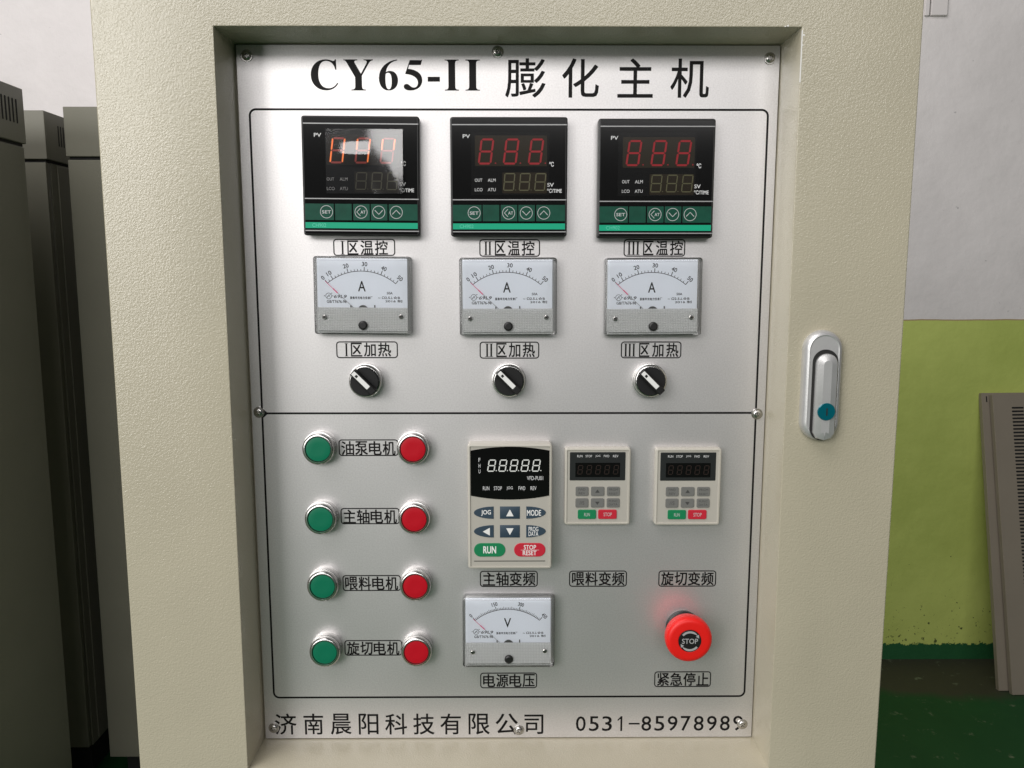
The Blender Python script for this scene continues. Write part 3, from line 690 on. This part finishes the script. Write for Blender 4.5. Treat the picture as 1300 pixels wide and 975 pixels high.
# ------------------------------------------------------------------ large keypad
def K1(u, v): return ((u - 311) / 6.73, (456 - v) / 6.44)
def make_big_keypad():
    F = -16.5; b = MB(); o = rrect(74, 113, 2.6, 6)
    b.prism(o, [(.6, 0), (.2, -2), (0, F + 1.2), (.4, F + .4), (1.2, F), (2.1, F), (2.3, F + .7), (2.35, F + 1.0)])
    C = b.build('inverter_keypad', 'kp', CAB, 35, loc=P(1.2, -202), label='large warm grey inverter keypad with a black display and JOG, MODE, RUN and STOP keys')
    y = F + .95
    m = MB(); m.prism(rrect(69.2, 108.2, 1.0, 4), [(0, y + .2), (0, y - .1)]); m.build('membrane', 'kp_face', C, 30)
    m = MB(); m.prism(rrect(68.2, 107.2, 1.6, 5), [(0, y - .13), (.3, y - .13)], False, False)
    y -= .12; p0 = []
    xa, _ = K1(80, 0); xb, _ = K1(544, 0); n = 16
    top = []; bot = []
    for k in range(n + 1):
        u = 80 + (544 - 80) * k / n; s_ = 1 - ((u - 312) / 232) ** 2
        top.append(K1(u, 130 - 22 * s_)); bot.append(K1(u, 390 + 23 * s_))
    d = MB(); d.slab(bot + top[::-1], y + .05, y - .25); d.build('display', 'gloss', C, 30)
    yd = y - .32
    for k in range(5):
        q = MB(); x0, z0 = K1(176 + 65.6 * k, 251); x1, z1 = K1(176 + 65.6 * k + 56, 181); seven(q, x0, x1, z0, z1, yd, .95, .16)
        cx, cz = K1(176 + 65.6 * k + 55, 245); q.poly(circ(.5, cx, cz, 8)(0), yd); q.build('digit', 'lcd', C, 0)
    t = MB()
    def T(mb, s2, a, c, v0, v1, wgt=0, yl=yd):
        x0, z0 = K1(a, v1); x1, z1 = K1(c, v0); text(mb, s2, x0, x1, z0, z1, yl, wgt)
    T(t, 'VFD-PU01', 412, 507, 277, 300)
    for s2, v in (('F', 172), ('H', 206), ('U', 238)): T(t, s2, 127, 138, v, v + 22)
    for s2, a, c in (('RUN', 152, 190), ('STOP', 217, 264), ('JOG', 292, 328), ('FWD', 362, 402), ('REV', 433, 468)): T(t, s2, a, c, 336, 358, -.01)
    t.build('display_lettering', 'white', C, 0)
    def leaf(a, c, v0, v1, side):
        x0, z0 = K1(a, v1); x1, z1 = K1(c, v0); cz, H = (z0 + z1) / 2, (z1 - z0) / 2; Wd = x1 - x0; pts = []
        for k in range(13):
            th = math.radians(-90 + 180 * k / 12); pts.append(((x1 - Wd * math.cos(th)) if side < 0 else (x0 + Wd * math.cos(th)), cz + H * math.sin(th)))
        return pts if side > 0 else pts
    keys = []
    for v0, v1 in ((453, 525), (562, 635)):
        keys += [(leaf(97, 215, v0, v1, -1), 'navy'), ([K1(252, v1), K1(370, v1), K1(370, v0), K1(252, v0)], 'navy'), (leaf(408, 525, v0, v1, 1), 'navy')]
    for a, c, mt in ((97, 284, 'g_key'), (336, 523, 'r_key')):
        x0, z0 = K1(a, 748); x1, z1 = K1(c, 668); keys.append((rrect(x1 - x0, z1 - z0, (z1 - z0) / 2 - .1, 10, (x0 + x1) / 2, (z0 + z1) / 2)(0), mt))
    for pts, mt in keys:
        q = MB(); cx = sum(a for a, _ in pts) / len(pts); cz = sum(c for _, c in pts) / len(pts)
        q.rings([[(x, y + .02, z) for x, z in pts], [(x, y - .3, z) for x, z in pts], [(cx + (x - cx) * .97, y - .42, cz + (z - cz) * .96) for x, z in pts]], True, True)
        q.build('key', mt, C, 30)
    k = MB(); yk = y - .47
    T(k, 'JOG', 141, 199, 473, 507, .02, yk); T(k, 'MODE', 412, 496, 473, 507, .02, yk); T(k, 'PROG', 422, 480, 572, 598, .01, yk); T(k, 'DATA', 422, 480, 600, 626, .01, yk)
    T(k, 'RUN', 152, 229, 686, 729, .03, yk); T(k, 'STOP', 394, 467, 679, 706, .02, yk); T(k, 'RESET', 388, 470, 712, 740, .02, yk)
    x0, z = K1(376, 709); x1, _ = K1(484, 709); k.quad(x0, x1, z - .12, z + .12, yk)
    for pts in (((289, 510), (333, 510), (311, 470)), ((289, 580), (311, 620), (333, 580)), ((192, 577), (150, 600), (192, 623))): k.poly([K1(*q) for q in pts], yk)
    k.build('key_lettering', 'insert', C, 0)
    l = MB(); x0, z = K1(97, 775); x1, _ = K1(522, 775); l.quad(x0, x1, z - .35, z + .35, y - .04); l.build('printed_line', 'ink', C, 0)
    return C
make_big_keypad()

# ------------------------------------------------------------------ small keypads
def K2(u, v): return ((u - 427) / 14.0, (480 - v) / 13.4)
def make_small_keypad():
    F = -8.5; b = MB(); o = rrect(58.2, 70, 2.4, 6)
    b.prism(o, [(.5, 0), (0, -1.5), (0, F + 1.1), (.35, F + .35), (1.1, F), (1.9, F), (2.2, F + .6), (2.3, F + .9)])
    C = b.build('inverter_keypad', 'kp', CAB, 35)
    y = F + .8; m = MB(); m.prism(rrect(53.6, 65.4, .8, 3), [(0, y + .2), (0, y - .05)]); m.build('membrane', 'kp_face', C, 30)
    y -= .05
    def Q(mb, a, c, v0, v1, r, y0, y1, ins=.25):
        x0, z0 = K2(a, v1); x1, z1 = K2(c, v0); mb.prism(box2(x0, x1, z0, z1, r), [(0, y0), (0, y1 + .1), (ins, y1)])
    d = MB(); Q(d, 80, 770, 62, 405, .8, y + .1, y - .25); d.build('display', 'darkgrey', C, 30)
    d = MB(); Q(d, 150, 705, 190, 365, .3, y - .2, y - .3, .02); d.build('display_window', 'gloss', C, 0)
    for a in (172, 282, 393, 503, 614):
        q = MB(); x0, z0 = K2(a, 332); x1, z1 = K2(a + 78, 218); seven(q, x0, x1, z0, z1, y - .36, .75, .12); q.build('digit', 'dim_led', C, 0)
    t = MB()
    def T(mb, s2, a, c, v0, v1, yl, wgt=-.01): x0, z0 = K2(a, v1); x1, z1 = K2(c, v0); text(mb, s2, x0, x1, z0, z1, yl, wgt)
    for s2, a, c in (('RUN', 172, 236), ('STOP', 275, 355), ('JOG', 397, 457), ('FWD', 500, 567), ('REV', 614, 680)): T(t, s2, a, c, 96, 124, y - .29)
    t.build('display_lettering', 'white', C, 0)
    h = MB()
    for u in (205, 315, 425, 535, 645): x, z = K2(u, 146); h.poly(circ(.75, x, z, 12)(0), y - .285)
    h.build('indicator_lamps', 'seam', C, 0)
    for v0, v1 in ((480, 592), (622, 733)):
        for a, c in ((155, 313), (346, 510), (544, 703)): q = MB(); Q(q, a, c, v0, v1, 1.3, y + .05, y - .9, .5); q.build('key', 'grey_key', C, 40)
    for a, c, mt in ((186, 412, 'g_key'), (440, 670, 'r_key')): q = MB(); Q(q, a, c, 762, 875, 1.3, y + .05, y - .9, .4); q.build('key', mt, C, 40)
    k = MB(); yk = y - .93
    for pts in (((398, 553), (455, 553), (427, 512)), ((398, 662), (427, 702), (455, 662))): k.poly([K2(*q) for q in pts], yk)
    T(k, 'FWD', 190, 275, 500, 528, yk); T(k, 'REV', 195, 275, 546, 574, yk); T(k, 'PRGM', 570, 680, 500, 528, yk); T(k, 'RESET', 570, 680, 552, 576, yk)
    T(k, '//S', 205, 265, 655, 698, yk); T(k, 'FUNC', 570, 680, 642, 668, yk); T(k, 'DATA', 570, 680, 684, 710, yk)
    k.build('key_symbols', 'key_print', C, 0)
    k = MB(); T(k, 'RUN', 265, 335, 800, 842, yk, .0); T(k, 'STOP', 507, 610, 797, 842, yk, .0); k.build('key_lettering', 'dimwhite', C, 0)
    return C
k2 = make_small_keypad(); k2.location = P(79, -185.8); k2['label'] = 'small grey inverter keypad above the caption 喂料变频, next to the large keypad'
copy_tree(k2, CAB, P(159.2, -186.2), 'small grey inverter keypad above the caption 旋切变频, the rightmost')

# ------------------------------------------------------------------ door latch
def make_latch():
    w_, h_ = 31.5, 91.0; o = rrect(w_, h_, w_ / 2 - .1, 14)
    b = MB(); b.prism(o, [(0, 0), (0, -3), (.6, -5.2), (2.0, -7.2), (3.6, -8.0), (4.6, -7.6)], False, True)
    L0 = b.build('latch', 'zinc', CAB, 40, loc=P(256.2, -89.6, -DEP), label='silver swing-handle door latch with a teal lock')
    r = MB(); r.prism(rrect(20.8, 75, 10.3, 10, 1.0, -7.4), [(0, -7.2), (0, -8.15)]); r.build('recess', 'seam', L0, 0)
    # lever: three facets along its length, round at the top, meeting the plate at the foot
    x0, x1, xa, xc = -7.2, 10.2, -1.4, 5.3; z0, z1 = -44.2, 26.8; cx = (x0 + x1) / 2; R = (x1 - x0) / 2
    side = lambda i: [(cx + (R - i) * math.cos(math.radians(a)), z1 - R + (R - i) * math.sin(math.radians(a))) for a in range(0, 181, 12)] + [(x0 + i, z0 + 6), (x0 + i + 2.5, z0 + 1.6 + i), (cx, z0 + i * .6), (x1 - i - 2.5, z0 + 1.6 + i), (x1 - i, z0 + 6)]
    l = MB(); l.prism(side, [(0, -5), (0, -10.3), (.7, -11.2), (5.4, -12.6)], True, True); l.build('lever', 'zinc', L0, 25)
    k = MB(); k.lathe([(7.2, -9), (7.2, -12.9), (6.8, -13.4), (.4, -13.4)], 1.9, -20.2, 40); k.build('lock_cylinder', 'teal', L0, 30)
    k = MB(); k.box(1.4, 2.5, -13.6, -13.35, -23.2, -17.2); k.build('keyhole', 'seam', L0, 0)
    #ri = MB(); ri.lathe([(7.7, -11.5), (7.7, -12.75), (7.2, -12.75)], 1.9, -20.2, 40, False); ri.build('lock_ring', 'steel', L0, 30)
make_latch()

# ================================================================== cabinets standing behind on the left
def bg_cabinet(x0, x1, y0, y1, label, side_slots, seed):
    T = thing('switch_cabinet', label, 'cabinet', ((x0 + x1) / 2 * mm, (y0 + y1) / 2 * mm, 0), 'beige cabinets standing behind the open one')
    cx, cy_ = (x0 + x1) / 2, (y0 + y1) / 2; a, b_ = (x1 - x0) / 2, (y1 - y0) / 2
    def rb(x0, x1, y0, y1, z0, z1, r=2.0):
        m = MB(); o = rrect(x1 - x0, y1 - y0, r, 3, (x0 + x1) / 2, (y0 + y1) / 2)
        m.rings([[(p[0], p[1], z) for p in o(i)] for i, z in ((1.2, z0), (0, z0 + 1.2), (0, z1 - 1.2), (1.2, z1))], True, True); return m
    H = 1810
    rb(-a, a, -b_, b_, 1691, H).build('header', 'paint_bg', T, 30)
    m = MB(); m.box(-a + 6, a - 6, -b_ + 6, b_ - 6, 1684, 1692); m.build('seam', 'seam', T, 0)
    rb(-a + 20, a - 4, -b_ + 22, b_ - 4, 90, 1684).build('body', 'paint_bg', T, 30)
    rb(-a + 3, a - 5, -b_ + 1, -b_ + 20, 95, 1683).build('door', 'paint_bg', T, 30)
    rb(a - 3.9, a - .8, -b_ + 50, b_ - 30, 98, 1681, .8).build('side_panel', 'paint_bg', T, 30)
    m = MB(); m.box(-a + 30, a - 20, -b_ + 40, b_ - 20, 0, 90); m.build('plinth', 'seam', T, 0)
    for yy in side_slots:
        m = MB(); m.prism(rrect(4.2, 52, 2, 3), [(0, 0), (0, .5)])
        m.build('vent_slot', 'slot', T, 0, loc=((a + .6) * mm, (yy - cy_) * mm, 1.757), tf=Matrix.Rotation(math.radians(90), 4, 'Z'))
    return T
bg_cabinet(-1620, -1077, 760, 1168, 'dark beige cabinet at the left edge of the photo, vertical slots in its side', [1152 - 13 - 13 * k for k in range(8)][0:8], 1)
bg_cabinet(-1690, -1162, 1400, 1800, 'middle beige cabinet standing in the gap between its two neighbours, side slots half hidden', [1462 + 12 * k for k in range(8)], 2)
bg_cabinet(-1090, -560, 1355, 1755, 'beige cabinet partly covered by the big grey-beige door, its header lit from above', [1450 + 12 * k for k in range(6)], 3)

# ================================================================== vented panels leaning on the wall, right
def lean_panel(x0, yb, yt, hook, label, z_top, wd=420):
    lean = math.atan2(yt - yb, z_top)
    T = thing('vented_panel', label, 'steel panel', (x0 * mm, yb * mm, 0.002), 'sheet steel side panels leaning on the wall')
    T.rotation_euler = (-lean, 0, 0)
    Ln = math.hypot(yt - yb, z_top)
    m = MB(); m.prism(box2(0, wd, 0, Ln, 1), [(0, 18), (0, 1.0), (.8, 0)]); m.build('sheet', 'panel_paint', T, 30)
    m = MB(); n = 0
    z = Ln - 47
    slots = MB()
    while z > 60:
        slots.prism(box2(64, 105, z - 3, z + 3, 2.4), [(0, .4), (0, -.3)]); z -= 12.2; n += 1
    slots.build('louver_slots', 'slot', T, 0, kind='stuff')
    m = MB(); m.box(15, 19, -.5, .4, Ln - 32, Ln - 12)
    if hook: m.build('hook_slot', 'slot', T, 0)
    return T
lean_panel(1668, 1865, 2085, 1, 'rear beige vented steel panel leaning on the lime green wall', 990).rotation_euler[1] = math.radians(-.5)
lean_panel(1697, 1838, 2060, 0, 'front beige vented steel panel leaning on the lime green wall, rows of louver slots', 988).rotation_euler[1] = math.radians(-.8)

# ================================================================== conduit on the white wall, top right
co = thing('wall_trunking', '', '', (1.4247, 2.099, 2.250))
for nm, xa, xb, dp in (('wide_channel', -27, 27, -11), ('narrow_channel', -46, -31, -8)):
    m = MB(); m.prism(box2(xa, xb, 0, 640, 1.5), [(0, 0), (0, dp + 1.5), (1.5, dp)]); m.build(nm, 'trunking', co, 30)
m = MB(); m.box(-30.5, -27.5, -2, 0, 0, 640); m.build('gap', 'seam', co, 0)
co['label'] = 'white cable trunking running up the white wall at the top right'; co['category'] = 'cable trunking'
